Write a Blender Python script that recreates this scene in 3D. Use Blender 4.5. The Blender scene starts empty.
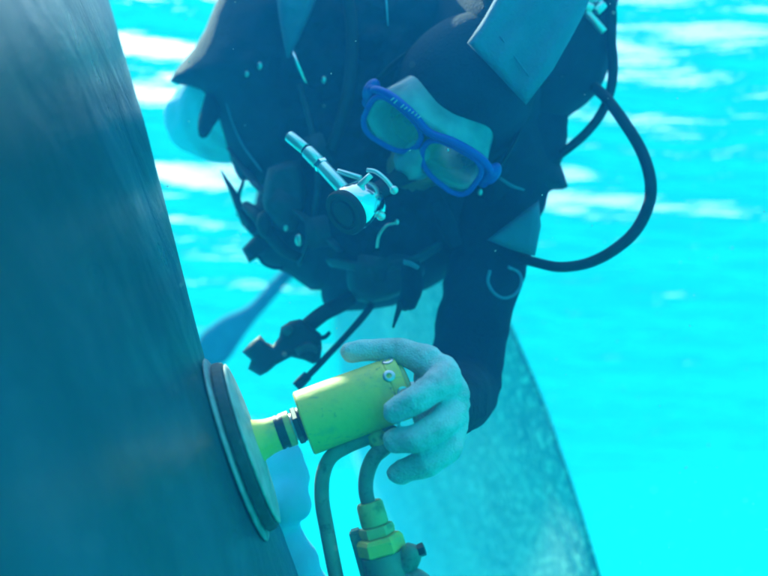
import bpy, bmesh, math, random
import numpy as np
from mathutils import Vector, Matrix, noise, geometry

random.seed(7)
sc = bpy.context.scene
COL = sc.collection
R = math.radians

# ------------------------------------------------------------------ camera
cam = bpy.data.cameras.new('camera')
cam_o = bpy.data.objects.new('camera', cam)
COL.objects.link(cam_o)
sc.camera = cam_o
cam.angle = R(47)
cam.clip_start = 0.02
cam.clip_end = 600
cam_o.rotation_euler = (R(90 + 23), 0, 0)
cam.dof.use_dof = True
cam.dof.focus_distance = 0.74
cam.dof.aperture_fstop = 4.2
CM = cam_o.rotation_euler.to_matrix()
F = 384 / math.tan(R(23.5))          # focal length in pixels of the 768 wide photograph

# ------------------------------------------------------------------ daylight
EL, AZ = R(56), R(-38)
w = bpy.data.worlds.new('World')
sc.world = w
w.use_nodes = True
_nt = w.node_tree
_bg = _nt.nodes['Background']
_sky = _nt.nodes.new('ShaderNodeTexSky')
_sky.sky_type = 'NISHITA'
_sky.sun_disc = False
_sky.sun_elevation = EL
_sky.sun_rotation = AZ
_nt.links.new(_sky.outputs[0], _bg.inputs[0])
_bg.inputs[1].default_value = 0.15
_s = bpy.data.lights.new('sun', 'SUN')
_s.energy = 2.4
_s.angle = R(0.5)
_s.color = (1, .97, .9)
sun_o = bpy.data.objects.new('sun', _s)
COL.objects.link(sun_o)
sun_o.rotation_euler = Vector((math.sin(AZ) * math.cos(EL), math.cos(AZ) * math.cos(EL), math.sin(EL))).to_track_quat('Z', 'Y').to_euler()
sc.view_settings.view_transform = 'Standard'
sc.view_settings.look = 'None'
sc.view_settings.gamma = 1
sc.view_settings.exposure = 2.15
sc.cycles.volume_bounces = 1
sc.cycles.max_bounces = 8
sc.cycles.sample_clamp_indirect = 4

SURF = 1.4          # water surface above the lens, metres

# ------------------------------------------------------------------ helpers
def C(px, py, d):
    """point of the place seen at that photograph pixel, d metres in front of the lens"""
    return CM @ Vector(((px - 384) / F * d, (288 - py) / F * d, -d))

def cdir(x, y, z):
    return (CM @ Vector((x, y, z))).normalized()

VIEW = cdir(0, 0, -1)
UPV = cdir(0, 1, 0)
RIGHTV = cdir(1, 0, 0)
WLOC = {}

def tag(o, label=None, cat=None, group=None, kind=None):
    if label: o['label'] = label
    if cat: o['category'] = cat
    if group: o['group'] = group
    if kind: o['kind'] = kind
    return o

def empty(name, loc, label, cat, group=None):
    o = bpy.data.objects.new(name, None)
    o.empty_display_size = .05
    COL.objects.link(o)
    o.location = loc
    WLOC[o] = Vector(loc)
    return tag(o, label, cat, group)

def link_mesh(name, me, mats, parent=None, smooth=True):
    n = len(me.vertices)
    co = np.empty(n * 3, 'f')
    me.vertices.foreach_get('co', co)
    co = co.reshape(-1, 3)
    c = (co.min(0) + co.max(0)) / 2
    me.vertices.foreach_set('co', (co - c).ravel())
    me.polygons.foreach_set('use_smooth', [smooth] * len(me.polygons))
    o = bpy.data.objects.new(name, me)
    COL.objects.link(o)
    c = Vector([float(v) for v in c])
    WLOC[o] = c
    if parent is not None:
        o.parent = parent
        o.location = c - WLOC[parent]
    else:
        o.location = c
    if mats is not None:
        for m in (mats if isinstance(mats, (list, tuple)) else [mats]):
            me.materials.append(m)
    me.update()
    return o

def obj(name, bm, mats, parent=None, smooth=True, sharp=None):
    bmesh.ops.recalc_face_normals(bm, faces=bm.faces)
    me = bpy.data.meshes.new(name)
    bm.to_mesh(me)
    bm.free()
    o = link_mesh(name, me, mats, parent, smooth)
    if sharp is not None:
        me.set_sharp_from_angle(angle=R(sharp))
    return o

def spline(pts, n=8):
    """Catmull-Rom through tuples of any length"""
    P = [np.array(p, float) for p in pts]
    P = [2 * P[0] - P[1]] + P + [2 * P[-1] - P[-2]]
    out = []
    for i in range(1, len(P) - 2):
        a, b, c, d = P[i - 1:i + 3]
        for k in range(n):
            t = k / n
            out.append(.5 * ((2 * b) + (c - a) * t + (2 * a - 5 * b + 4 * c - d) * t * t + (3 * b - a - 3 * c + d) * t ** 3))
    out.append(P[-2])
    return out

def add_rings(bm, rings, cap=True):
    V = [[bm.verts.new(p) for p in r] for r in rings]
    n = len(V[0])
    for a, b in zip(V[:-1], V[1:]):
        for i in range(n):
            bm.faces.new((a[i], a[(i + 1) % n], b[(i + 1) % n], b[i]))
    if cap:
        bm.faces.new(V[0][::-1])
        bm.faces.new(V[-1])
    return V

def add_tube(bm, pts, radii, seg=12, flat=1.0, flat_dir=None):
    """swept tube through world points"""
    pts = [Vector(p) for p in pts]
    if not hasattr(radii, '__len__'):
        radii = [radii] * len(pts)
    t0 = (pts[1] - pts[0]).normalized()
    ref = flat_dir if flat_dir is not None else (Vector((0, 0, 1)) if abs(t0.z) < .9 else Vector((1, 0, 0)))
    rings = []
    nrm = (ref - t0 * ref.dot(t0)).normalized()
    for i, p in enumerate(pts):
        t = (pts[min(i + 1, len(pts) - 1)] - pts[max(i - 1, 0)]).normalized()
        nrm = (nrm - t * nrm.dot(t)).normalized()
        b = t.cross(nrm)
        rings.append([p + (nrm * math.cos(a) * flat + b * math.sin(a)) * radii[i] for a in [2 * math.pi * k / seg for k in range(seg)]])
    return add_rings(bm, rings)

def px_tube(bm, pts, n=8, seg=12, flat=1.0):
    """pts: (px, py, depth, radius in metres)"""
    S = spline(pts, n)
    add_tube(bm, [C(*s[:3]) for s in S], [s[3] for s in S], seg, flat)

def frame_from(z, x_hint):
    z = z.normalized()
    x = (x_hint - z * x_hint.dot(z)).normalized()
    return Matrix((x, z.cross(x), z)).transposed()

def add_lathe(bm, o, axis, prof, seg=32, hint=None):
    """prof: (distance along axis, radius)"""
    Mx = frame_from(axis, hint or Vector((.3, .5, .8)))
    rings = []
    for h, r in prof:
        rings.append([Vector(o) + Mx @ Vector((r * math.cos(a), r * math.sin(a), h)) for a in [2 * math.pi * k / seg for k in range(seg)]])
    return add_rings(bm, rings)

def add_ball(bm, c, r, Mx=None, u=20, v=12):
    rr = Vector((r, r, r)) if not hasattr(r, '__len__') else Vector(r)
    Mx = Mx or Matrix.Identity(3)
    m4 = Matrix.Translation(c) @ Mx.to_4x4() @ Matrix.Diagonal((*rr, 1))
    return bmesh.ops.create_uvsphere(bm, u_segments=u, v_segments=v, radius=1, matrix=m4)

def add_capsule(bm, a, b, ra, rb, seg=16):
    a, b = Vector(a), Vector(b)
    ax = b - a
    L = max(ax.length, 1e-5)
    prof = []
    for k in range(1, 7):
        t = -math.pi / 2 + k * math.pi / 14
        prof.append((ra * math.sin(t), ra * math.cos(t)))
    prof.append((0, ra)); prof.append((L, rb))
    for k in range(6, 0, -1):
        t = math.pi / 2 - k * math.pi / 14
        prof.append((L + rb * math.sin(t), rb * math.cos(t)))
    add_lathe(bm, a, ax, prof, seg)

def add_box(bm, c, Mx, size, bevel=0):
    m4 = Matrix.Translation(c) @ Mx.to_4x4() @ Matrix.Diagonal((*size, 1))
    g = bmesh.ops.create_cube(bm, size=1, matrix=m4)
    if bevel:
        es = list({e for v in g['verts'] for e in v.link_edges})
        bmesh.ops.bevel(bm, geom=es, offset=bevel, segments=2, affect='EDGES')

def fuse(bm, voxel, smooth=6, factor=.5):
    """melt overlapping closed shapes into one continuous surface"""
    me = bpy.data.meshes.new('tmp')
    bm.to_mesh(me); bm.free()
    o = bpy.data.objects.new('tmp', me)
    COL.objects.link(o)
    m = o.modifiers.new('r', 'REMESH'); m.mode = 'VOXEL'; m.voxel_size = voxel
    s = o.modifiers.new('s', 'SMOOTH'); s.iterations = smooth; s.factor = factor
    dg = bpy.context.evaluated_depsgraph_get()
    res = bpy.data.meshes.new_from_object(o.evaluated_get(dg))
    bpy.data.objects.remove(o); bpy.data.meshes.remove(me)
    return res

def pillow(name, outline, depth, thick, rim, mats, parent=None, step=None, wrinkle=0.0, wscale=30, round_n=4, back=1.0, ridge=None, noisy=True):
    """a solid cushion: outline in photo pixels, depth(px,py) metres of its mid surface,
    thick = half thickness in metres reached 'rim' pixels in from the outline"""
    dfun = depth if callable(depth) else (lambda x, y: depth)
    if round_n > 1:
        S = spline(list(outline) + [outline[0]], round_n)[:-1]
    else:
        S = [np.array(p, float) for p in outline]
    B = np.array([s[:2] for s in S])
    x0, y0 = B.min(0); x1, y1 = B.max(0)
    step = step or max(3, (x1 - x0 + y1 - y0) / 60)
    A2 = np.roll(B, -1, 0)
    def dist(p):
        d = A2 - B
        t = np.clip(((p - B) * d).sum(1) / np.maximum((d * d).sum(1), 1e-9), 0, 1)
        q = B + d * t[:, None]
        return math.sqrt(((q - p) ** 2).sum(1).min())
    def inside(p):
        x, y = p
        c = ((B[:, 1] > y) != (A2[:, 1] > y))
        with np.errstate(divide='ignore', invalid='ignore'):
            xi = (A2[:, 0] - B[:, 0]) * (y - B[:, 1]) / (A2[:, 1] - B[:, 1]) + B[:, 0]
        return (np.count_nonzero(c & (x < xi)) % 2) == 1
    pts = [Vector(b) for b in B]
    nb = len(pts)
    row = 0
    y = y0
    while y < y1:
        x = x0 + (step / 2 if row % 2 else 0)
        while x < x1:
            p = np.array((x, y))
            if inside(p) and dist(p) > step * .45:
                pts.append(Vector((x, y)))
            x += step
        y += step * .87; row += 1
    ed = [(i, (i + 1) % nb) for i in range(nb)]
    vs, _, fs, orig, _, _ = geometry.delaunay_2d_cdt(pts, ed, [list(range(nb))], 1, 1e-4)
    bm = bmesh.new()
    fr, bk = [], []
    for i, v in enumerate(vs):
        p = np.array(v)
        dd = dist(p)
        bnd = dd < step * .2
        t = min(dd / rim, 1)
        h = thick * math.sqrt(max(0, 1 - (1 - t) ** 2))
        d0 = dfun(p[0], p[1])
        wr = 0
        if wrinkle and not bnd:
            q = Vector((p[0] / wscale, p[1] / wscale, depth if not callable(depth) else 3.3))
            wr = wrinkle * (noise.noise(q) + .5 * noise.noise(q * 2.3)) * t
            if ridge: wr += ridge(p[0], p[1]) * t
        f = C(p[0], p[1], d0)
        if bnd:
            vv = bm.verts.new(f); fr.append(vv); bk.append(vv)
        else:
            ray = f.normalized()
            fr.append(bm.verts.new(f - ray * (h + wr)))
            bk.append(bm.verts.new(f + ray * h * back))
    for f in fs:
        for L in (fr, bk):
            q = [L[i] for i in (f if L is fr else f[::-1])]
            if len(set(q)) > 2:
                try: bm.faces.new(q)
                except ValueError: pass
    return obj(name, bm, mats, parent)

# ------------------------------------------------------------------ materials
def mat(name, col, rough=.6, metal=0.0, var=.15, vscale=20, bump=0.0, bscale=120, spec=.5, coat=0.0, stretch=(1, 1, 1), col2=None, mask=(.4, .7), sub=0):
    m = bpy.data.materials.new(name)
    m.use_nodes = True
    nt = m.node_tree; N = nt.nodes; L = nt.links
    b = N['Principled BSDF']
    b.inputs['Roughness'].default_value = rough
    b.inputs['Metallic'].default_value = metal
    b.inputs['Specular IOR Level'].default_value = spec
    b.inputs['Coat Weight'].default_value = coat
    tc = N.new('ShaderNodeTexCoord'); mp = N.new('ShaderNodeMapping')
    mp.inputs['Scale'].default_value = stretch
    L.new(tc.outputs['Object'], mp.inputs[0])
    nz = N.new('ShaderNodeTexNoise'); nz.inputs['Scale'].default_value = vscale; nz.inputs['Detail'].default_value = 6
    L.new(mp.outputs[0], nz.inputs['Vector'])
    mx = N.new('ShaderNodeMix'); mx.data_type = 'RGBA'
    rp = N.new('ShaderNodeMapRange'); rp.inputs[1].default_value = mask[0]; rp.inputs[2].default_value = mask[1]
    L.new(nz.outputs[0], rp.inputs[0]); L.new(rp.outputs[0], mx.inputs[0])
    c2 = col2 or tuple(c * (1 - var * 2) for c in col)
    mx.inputs[6].default_value = (*col, 1); mx.inputs[7].default_value = (*c2, 1)
    L.new(mx.outputs[2], b.inputs['Base Color'])
    if bump:
        n2 = N.new('ShaderNodeTexNoise'); n2.inputs['Scale'].default_value = bscale; n2.inputs['Detail'].default_value = 4
        L.new(mp.outputs[0], n2.inputs['Vector'])
        bp = N.new('ShaderNodeBump'); bp.inputs['Strength'].default_value = bump; bp.inputs['Distance'].default_value = .003
        L.new(n2.outputs[0], bp.inputs['Height']); L.new(bp.outputs[0], b.inputs['Normal'])
    return m

M = {}
M['neoprene'] = mat('black_neoprene', (.008, .019, .040), .9, spec=.2, var=.25, vscale=14, bump=.5, bscale=300)
M['vest'] = mat('black_nylon', (.010, .021, .042), .85, spec=.25, var=.25, vscale=25, bump=.5, bscale=420)
M['grey_panel'] = mat('grey_nylon', (.11, .20, .32), .85, var=.12, vscale=16, bump=.4, bscale=350)
M['pale_sleeve'] = mat('pale_blue_sleeve', (.34, .58, .82), .8, var=.1, vscale=10, bump=.3, bscale=120)
M['blue_sleeve'] = mat('blue_sleeve', (.08, .17, .27), .8, var=.1, vscale=10, bump=.3, bscale=200)
M['skin'] = mat('skin', (.36, .21, .14), .6, var=.1, vscale=30, bump=.15, bscale=200)
M['glove'] = mat('cotton_glove', (.72, .75, .80), .95, var=.12, vscale=38, bump=.7, bscale=700, mask=(.35, .75))
M['yellow'] = mat('yellow_paint', (.93, .64, .14), .6, var=.1, vscale=50, bump=.12, bscale=160, col2=(.50, .44, .18), mask=(.55, .78))
M['yellow_worn'] = mat('worn_yellow_paint', (.66, .49, .18), .5, var=.2, vscale=70, bump=.2, bscale=160, col2=(.16, .15, .07), mask=(.55, .7))
M['steel'] = mat('steel', (.55, .57, .6), .3, metal=1, var=.1, vscale=60)
M['chrome'] = mat('chrome', (.85, .88, .9), .14, metal=1, var=.04, vscale=30)
M['bright'] = mat('bright_plated_metal', (.8, .84, .86), .28, metal=.6, var=.05, vscale=30)
M['dark_metal'] = mat('dark_metal', (.07, .07, .075), .45, metal=.6, var=.2, vscale=60)
M['strap_plastic'] = mat('charcoal_webbing', (.026, .036, .055), .65, var=.2, vscale=60, bump=.3, bscale=600)
M['rubber'] = mat('black_rubber', (.02, .02, .024), .65, spec=.25, var=.2, vscale=40, bump=.1, bscale=200)
M['pad'] = mat('dark_pad', (.05, .09, .11), .7, var=.25, vscale=60, bump=.3, bscale=250)
M['pad_face'] = mat('grey_backing_plate', (.50, .58, .58), .5, var=.2, vscale=60, bump=.1, bscale=250)
M['pad_rim'] = mat('pale_fibre_rim', (.34, .42, .46), .7, var=.2, vscale=90, bump=.3, bscale=250)
M['pipe'] = mat('green_grey_pipe', (.22, .28, .22), .5, var=.2, vscale=40, bump=.15, bscale=140, col2=(.13, .18, .16))
M['mask_blue'] = mat('blue_plastic', (.008, .065, .50), .4, var=.1, vscale=20)
M['silicone'] = mat('pale_silicone', (.30, .48, .66), .35, var=.12, vscale=20, coat=.3)
M['nose_silicone'] = mat('grey_silicone', (.22, .32, .40), .4, var=.1)
M['lettering'] = mat('white_print', (.6, .68, .75), .6, var=.05)
M['eye'] = mat('eye', (.05, .04, .035), .3)
M['fin'] = mat('fin_rubber', (.06, .18, .28), .95, spec=.05, var=.15)
M['growth'] = mat('blue_growth', (.20, .58, .86), .85, var=.1, vscale=14, bump=.2, bscale=90)
M['pale_tank'] = mat('tank_paint', (.10, .12, .14), .5, var=.1)

def lens_material():
    m = bpy.data.materials.new('mask_lens'); m.use_nodes = True
    nt = m.node_tree; N = nt.nodes; L = nt.links; N.clear()
    out = N.new('ShaderNodeOutputMaterial')
    tr = N.new('ShaderNodeBsdfTransparent'); tr.inputs[0].default_value = (.92, .97, .98, 1)
    di = N.new('ShaderNodeBsdfDiffuse'); di.inputs[0].default_value = (.14, .32, .42, 1)
    gl = N.new('ShaderNodeBsdfGlossy'); gl.inputs['Roughness'].default_value = .08
    m1 = N.new('ShaderNodeMixShader'); m1.inputs[0].default_value = .06
    m2 = N.new('ShaderNodeMixShader'); m2.inputs[0].default_value = .05
    L.new(tr.outputs[0], m1.inputs[1]); L.new(di.outputs[0], m1.inputs[2])
    L.new(m1.outputs[0], m2.inputs[1]); L.new(gl.outputs[0], m2.inputs[2])
    L.new(m2.outputs[0], out.inputs['Surface'])
    return m
M['lens'] = lens_material()

def see_through(m, amount):
    nt = m.node_tree; N = nt.nodes; L = nt.links
    out = N['Material Output']; b = N['Principled BSDF']
    t = N.new('ShaderNodeBsdfTransparent'); x = N.new('ShaderNodeMixShader'); x.inputs[0].default_value = amount
    L.new(b.outputs[0], x.inputs[1]); L.new(t.outputs[0], x.inputs[2]); L.new(x.outputs[0], out.inputs['Surface'])
    return m
M['skirt'] = see_through(mat('clear_silicone', (.42, .56, .68), .3, var=.25, vscale=26, coat=.4, mask=(.35, .65)), .38)

def blade_material():
    """dark antifouled metal, brushed and wet looking, streaked along the blade"""
    m = mat('dark_blade_metal', (.005, .088, .118), .32, metal=.0, var=.2, vscale=5, stretch=(1, 1, 1), spec=.3)
    nt = m.node_tree; N = nt.nodes; L = nt.links
    b = N['Principled BSDF']
    tc = N.new('ShaderNodeTexCoord')
    mp = N.new('ShaderNodeMapping')
    mp.inputs['Rotation'].default_value = (R(20), R(-17), 0)
    mp.inputs['Scale'].default_value = (30, 11, 9)
    L.new(tc.outputs['Object'], mp.inputs[0])
    n1 = N.new('ShaderNodeTexNoise'); n1.inputs['Scale'].default_value = 1; n1.inputs['Detail'].default_value = 5; n1.inputs['Distortion'].default_value = .5
    L.new(mp.outputs[0], n1.inputs['Vector'])
    n2 = N.new('ShaderNodeTexNoise'); n2.inputs['Scale'].default_value = 190; n2.inputs['Detail'].default_value = 3
    L.new(tc.outputs['Object'], n2.inputs['Vector'])
    ad = N.new('ShaderNodeMath'); ad.operation = 'MULTIPLY_ADD'; ad.inputs[1].default_value = .12
    L.new(n2.outputs[0], ad.inputs[0]); L.new(n1.outputs[0], ad.inputs[2])
    bp = N.new('ShaderNodeBump'); bp.inputs['Strength'].default_value = .8; bp.inputs['Distance'].default_value = .006
    L.new(ad.outputs[0], bp.inputs['Height']); L.new(bp.outputs[0], b.inputs['Normal'])
    rr = N.new('ShaderNodeMapRange'); rr.inputs[3].default_value = .2; rr.inputs[4].default_value = .42
    L.new(n1.outputs[0], rr.inputs[0]); L.new(rr.outputs[0], b.inputs['Roughness'])
    b.inputs['IOR'].default_value = 1.13
    # rubbed patches where the grey metal shows
    mx = N['Mix'] if 'Mix' in N else [n for n in N if n.type == 'MIX'][0]
    mx.inputs[7].default_value = (.02, .13, .19, 1)
    # pale mineral specks left on the paint
    n3 = N.new('ShaderNodeTexNoise'); n3.inputs['Scale'].default_value = 230; n3.inputs['Detail'].default_value = 2
    L.new(tc.outputs['Object'], n3.inputs['Vector'])
    n4 = N.new('ShaderNodeTexNoise'); n4.inputs['Scale'].default_value = 7; n4.inputs['Detail'].default_value = 3
    L.new(tc.outputs['Object'], n4.inputs['Vector'])
    th = N.new('ShaderNodeMapRange'); th.inputs[1].default_value = .66; th.inputs[2].default_value = .72
    L.new(n3.outputs[0], th.inputs[0])
    ar = N.new('ShaderNodeMapRange'); ar.inputs[1].default_value = .45; ar.inputs[2].default_value = .62
    L.new(n4.outputs[0], ar.inputs[0])
    mu = N.new('ShaderNodeMath'); mu.operation = 'MULTIPLY'
    L.new(th.outputs[0], mu.inputs[0]); L.new(ar.outputs[0], mu.inputs[1])
    m5 = N.new('ShaderNodeMix'); m5.data_type = 'RGBA'; m5.inputs[7].default_value = (.16, .30, .34, 1)
    L.new(mu.outputs[0], m5.inputs[0]); L.new(mx.outputs[2], m5.inputs[6]); L.new(m5.outputs[2], b.inputs['Base Color'])
    return m
M['blade'] = blade_material()

def wear(m, dark, scale, lo, hi, stretch):
    nt = m.node_tree; N = nt.nodes; L = nt.links; b = N['Principled BSDF']
    src = b.inputs['Base Color'].links[0].from_socket
    tc = N.new('ShaderNodeTexCoord'); mp = N.new('ShaderNodeMapping'); mp.inputs['Scale'].default_value = stretch
    mp.inputs['Rotation'].default_value = (.4, .3, .9)
    L.new(tc.outputs['Object'], mp.inputs[0])
    n = N.new('ShaderNodeTexNoise'); n.inputs['Scale'].default_value = scale; n.inputs['Detail'].default_value = 8; n.inputs['Roughness'].default_value = .75
    L.new(mp.outputs[0], n.inputs['Vector'])
    r_ = N.new('ShaderNodeMapRange'); r_.inputs[1].default_value = lo; r_.inputs[2].default_value = hi
    L.new(n.outputs[0], r_.inputs[0])
    x = N.new('ShaderNodeMix'); x.data_type = 'RGBA'; x.inputs[7].default_value = (*dark, 1)
    L.new(r_.outputs[0], x.inputs[0]); L.new(src, x.inputs[6]); L.new(x.outputs[2], b.inputs['Base Color'])
for k_ in ('yellow', 'yellow_worn'):
    wear(M[k_], (.20, .19, .10), 90, .62, .68, (1, 1, 1))
    wear(M[k_], (.45, .40, .16), 60, .58, .66, (1, 6, 6))
wear(M['pipe'], (.10, .12, .10), 80, .55, .66, (1, 1, 1))
wear(M['glove'], (.34, .36, .36), 36, .52, .72, (1, 1, 1))

def fouled_material():
    m = bpy.data.materials.new('speckled_blade_metal'); m.use_nodes = True
    nt = m.node_tree; N = nt.nodes; L = nt.links
    b = N['Principled BSDF']; b.inputs['Roughness'].default_value = .6
    tc = N.new('ShaderNodeTexCoord')
    v = N.new('ShaderNodeTexNoise'); v.inputs['Scale'].default_value = 68; v.inputs['Detail'].default_value = 5; v.inputs['Roughness'].default_value = .7
    n = N.new('ShaderNodeTexNoise'); n.inputs['Scale'].default_value = 6; n.inputs['Detail'].default_value = 4
    for q in (v, n): L.new(tc.outputs['Object'], q.inputs['Vector'])
    r1 = N.new('ShaderNodeMapRange'); r1.inputs[1].default_value = .52; r1.inputs[2].default_value = .60
    L.new(v.outputs[0], r1.inputs[0])
    r2 = N.new('ShaderNodeMapRange'); r2.inputs[1].default_value = .3; r2.inputs[2].default_value = .7
    L.new(n.outputs[0], r2.inputs[0])
    m1 = N.new('ShaderNodeMix'); m1.data_type = 'RGBA'
    m1.inputs[6].default_value = (.10, .27, .39, 1); m1.inputs[7].default_value = (.26, .45, .56, 1)
    L.new(r2.outputs[0], m1.inputs[0])
    m2 = N.new('ShaderNodeMix'); m2.data_type = 'RGBA'
    m2.inputs[7].default_value = (.80, .86, .86, 1)
    L.new(r1.outputs[0], m2.inputs[0]); L.new(m1.outputs[2], m2.inputs[6])
    L.new(m2.outputs[2], b.inputs['Base Color'])
    bp = N.new('ShaderNodeBump'); bp.inputs['Strength'].default_value = .6; bp.inputs['Distance'].default_value = .006
    L.new(v.outputs[0], bp.inputs['Height']); L.new(bp.outputs[0], b.inputs['Normal'])
    return m
M['fouled'] = fouled_material()

# ------------------------------------------------------------------ the water: surface, seabed, body of water
def water_surface():
    xs = np.concatenate([-(2 ** np.linspace(0, 5.2, 60)[::-1]) * 1.5 - 3.5, np.linspace(-5, 5, 420), (2 ** np.linspace(0, 5.2, 60)) * 1.5 + 3.5])
    ys = np.concatenate([np.linspace(-14, -2.2, 60), np.linspace(-2, 7, 460), 7 + (2 ** np.linspace(.3, 5.4, 60) - 1) * 1.2])
    vs = []
    for y in ys:
        for x in xs:
            q = Vector((x, y, 0))
            z = SURF
            z += .042 * noise.noise(Vector((x * .42 + y * .12, y * 1.05 - x * .1, 1.1)))
            z += .045 * noise.noise(Vector((x * 1.0 + y * .3, y * 3.1 - x * .35, 5.2)))
            z += .015 * noise.noise(Vector((x * 2.5 + y, y * 7.2 - x * .8, 9.7)))
            if -2.3 < y < 8.5 and abs(x) < 5.2:
                z += .0115 * noise.noise(Vector((x * 4.6 + y, y * 15 - x * 2, 3.7)))
                z += .0028 * noise.noise(Vector((x * 10, y * 34, 2.7)))
            vs.append((x, y, z))
    n = len(xs)
    fs = [(j * n + i, j * n + i + 1, (j + 1) * n + i + 1, (j + 1) * n + i) for j in range(len(ys) - 1) for i in range(n - 1)]
    me = bpy.data.meshes.new('water_surface'); me.from_pydata(vs, [], fs)
    m = bpy.data.materials.new('water_surface'); m.use_nodes = True
    nt = m.node_tree; N = nt.nodes; L = nt.links; N.clear()
    out = N.new('ShaderNodeOutputMaterial'); mx = N.new('ShaderNodeMixShader')
    fr = N.new('ShaderNodeFresnel'); fr.inputs[0].default_value = 1.33
    tr = N.new('ShaderNodeBsdfTransparent'); gl = N.new('ShaderNodeBsdfGlossy'); gl.inputs['Roughness'].default_value = .03
    tc = N.new('ShaderNodeTexCoord')
    hs = []
    for sc_, det in (((5, 22, 1), 3), ((16, 60, 1), 3)):
        mp = N.new('ShaderNodeMapping'); mp.inputs['Scale'].default_value = sc_; mp.inputs['Rotation'].default_value = (0, 0, R(9))
        L.new(tc.outputs['Object'], mp.inputs[0])
        nz = N.new('ShaderNodeTexNoise'); nz.inputs['Scale'].default_value = 1; nz.inputs['Detail'].default_value = det; nz.inputs['Distortion'].default_value = .4
        L.new(mp.outputs[0], nz.inputs['Vector']); hs.append(nz)
    ma = N.new('ShaderNodeMath'); ma.operation = 'MULTIPLY_ADD'; ma.inputs[1].default_value = .25
    L.new(hs[1].outputs[0], ma.inputs[0]); L.new(hs[0].outputs[0], ma.inputs[2])
    bp = N.new('ShaderNodeBump'); bp.inputs['Strength'].default_value = 1; bp.inputs['Distance'].default_value = .0065
    L.new(ma.outputs[0], bp.inputs['Height']); L.new(bp.outputs[0], fr.inputs['Normal']); L.new(bp.outputs[0], gl.inputs['Normal'])
    L.new(fr.outputs[0], mx.inputs[0]); L.new(tr.outputs[0], mx.inputs[1]); L.new(gl.outputs[0], mx.inputs[2])
    L.new(mx.outputs[0], out.inputs['Surface'])
    o = link_mesh('water_surface', me, m)
    tag(o, kind='structure')
water_surface()

def seabed():
    bm = bmesh.new()
    n = 60
    V = [[bm.verts.new((x, y, -11 + .5 * noise.noise(Vector((x * .1, y * .1, 0))))) for x in np.linspace(-90, 90, n)] for y in np.linspace(-40, 130, n)]
    for j in range(n - 1):
        for i in range(n - 1):
            bm.faces.new((V[j][i], V[j][i + 1], V[j + 1][i + 1], V[j + 1][i]))
    o = obj('seabed', bm, mat('sand', (.36, .33, .26), .95, var=.15, vscale=1.5, bump=.4, bscale=8))
    tag(o, kind='structure')
seabed()

def haze():
    bm = bmesh.new()
    bmesh.ops.create_cube(bm, size=1)
    for v in bm.verts:
        v.co = Vector((-85 if v.co.x < 0 else 85, -35 if v.co.y < 0 else 120, -13 if v.co.z < 0 else SURF + .12))
    m = bpy.data.materials.new('water_volume'); m.use_nodes = True
    nt = m.node_tree; nt.nodes.clear()
    out = nt.nodes.new('ShaderNodeOutputMaterial'); v = nt.nodes.new('ShaderNodeVolumePrincipled')
    v.inputs['Color'].default_value = (.010, .265, .74, 1)
    v.inputs['Absorption Color'].default_value = (0, .9, 1, 1)
    v.inputs['Density'].default_value = .22
    v.inputs['Anisotropy'].default_value = .08
    nt.links.new(v.outputs[0], out.inputs['Volume'])
    o = obj('haze', bm, m, smooth=False)
    tag(o, kind='stuff')
haze()

# ------------------------------------------------------------------ tool axis and near blade plane
NX = cdir(.938, .335, -.117)                     # from blade face out along the polisher
DISC = C(251, 443, .66)                        # centre of the disc's outer face
UA = (cdir(.272, -.964, 0) - NX * cdir(.272, -.964, 0).dot(NX)).normalized()   # down along the blade edge
WA = NX.cross(UA)
if WA.dot(VIEW) < 0: WA = -WA                  # away from the lens, along the blade
BACK = DISC - NX * .0133

def near_blade():
    root = empty('propeller_blade', BACK + UA * .5 - WA * .2 - NX * .02,
                 'dark smooth propeller blade filling the left side, with the polishing disc pressed against it', 'propeller blade')
    # edge line seen at these pixels; intersect the sight line with the blade plane
    edge_px = [(60, -160), (84, -90), (112, 0), (131, 65), (150, 130), (170, 205), (188, 275), (205, 340), (222, 400), (246, 455), (270, 500), (292, 535), (314, 576), (345, 640), (380, 720)]
    E = []
    for px, py in edge_px:
        r = C(px, py, 1)
        t = BACK.dot(NX) / r.dot(NX)
        p = r * t
        E.append(((p - BACK).dot(UA), (p - BACK).dot(WA)))
    E = spline(E, 6)
    bm = bmesh.new()
    rings = []
    for u, we in E:
        P = BACK + UA * u
        half = .016
        row = []
        ws = [(-.85, 0), (-.6, 0), (-.4, 0), (-.25, 0), (-.15, 0), (-.08, 0), (-.04, -.0005), (-.02, -.002), (-.008, -.006), (-.001, -.012)]
        for dw, dn in ws:
            wob = .0030 * noise.noise(Vector((u * 11, dw * 9, 0))) if dw < -.03 else 0
            cam_bow = -.03 * max(0, -(dw + .35)) ** 2
            row.append(P + WA * (we + dw) + NX * (dn + wob + cam_bow))
        for dw, dn in [(-.001, -.02), (-.010, -.028), (-.05, -.034), (-.25, -.045), (-.85, -.06)]:
            row.append(P + WA * (we + dw) + NX * dn)
        rings.append(row)
    add_rings(bm, rings)
    obj('blade_face', bm, M['blade'], root)
    # rounded growth on the edge, behind the disc
    bm = bmesh.new()
    dd = .86
    for x, y, d, r in [(278, 462, dd, .026), (286, 478, dd, .024), (296, 505, dd - .01, .0165), (280, 498, dd - .01, .028), (268, 470, dd, .028), (262, 500, dd, .03),
                       (290, 566, dd + .0, .030), (280, 548, dd - .0, .028), (286, 590, dd, .036), (300, 600, dd, .035), (310, 650, dd, .05), (266, 530, dd, .03), (283, 525, dd, .017)]:
        add_ball(bm, C(x, y, d), r, u=16, v=10)
    me = fuse(bm, .004, 8)
    g = link_mesh('edge_growth', me, M['growth'], root)
    g['label'] = 'rounded mid blue lumps along the blade edge under the tool neck'
near_blade()

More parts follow.
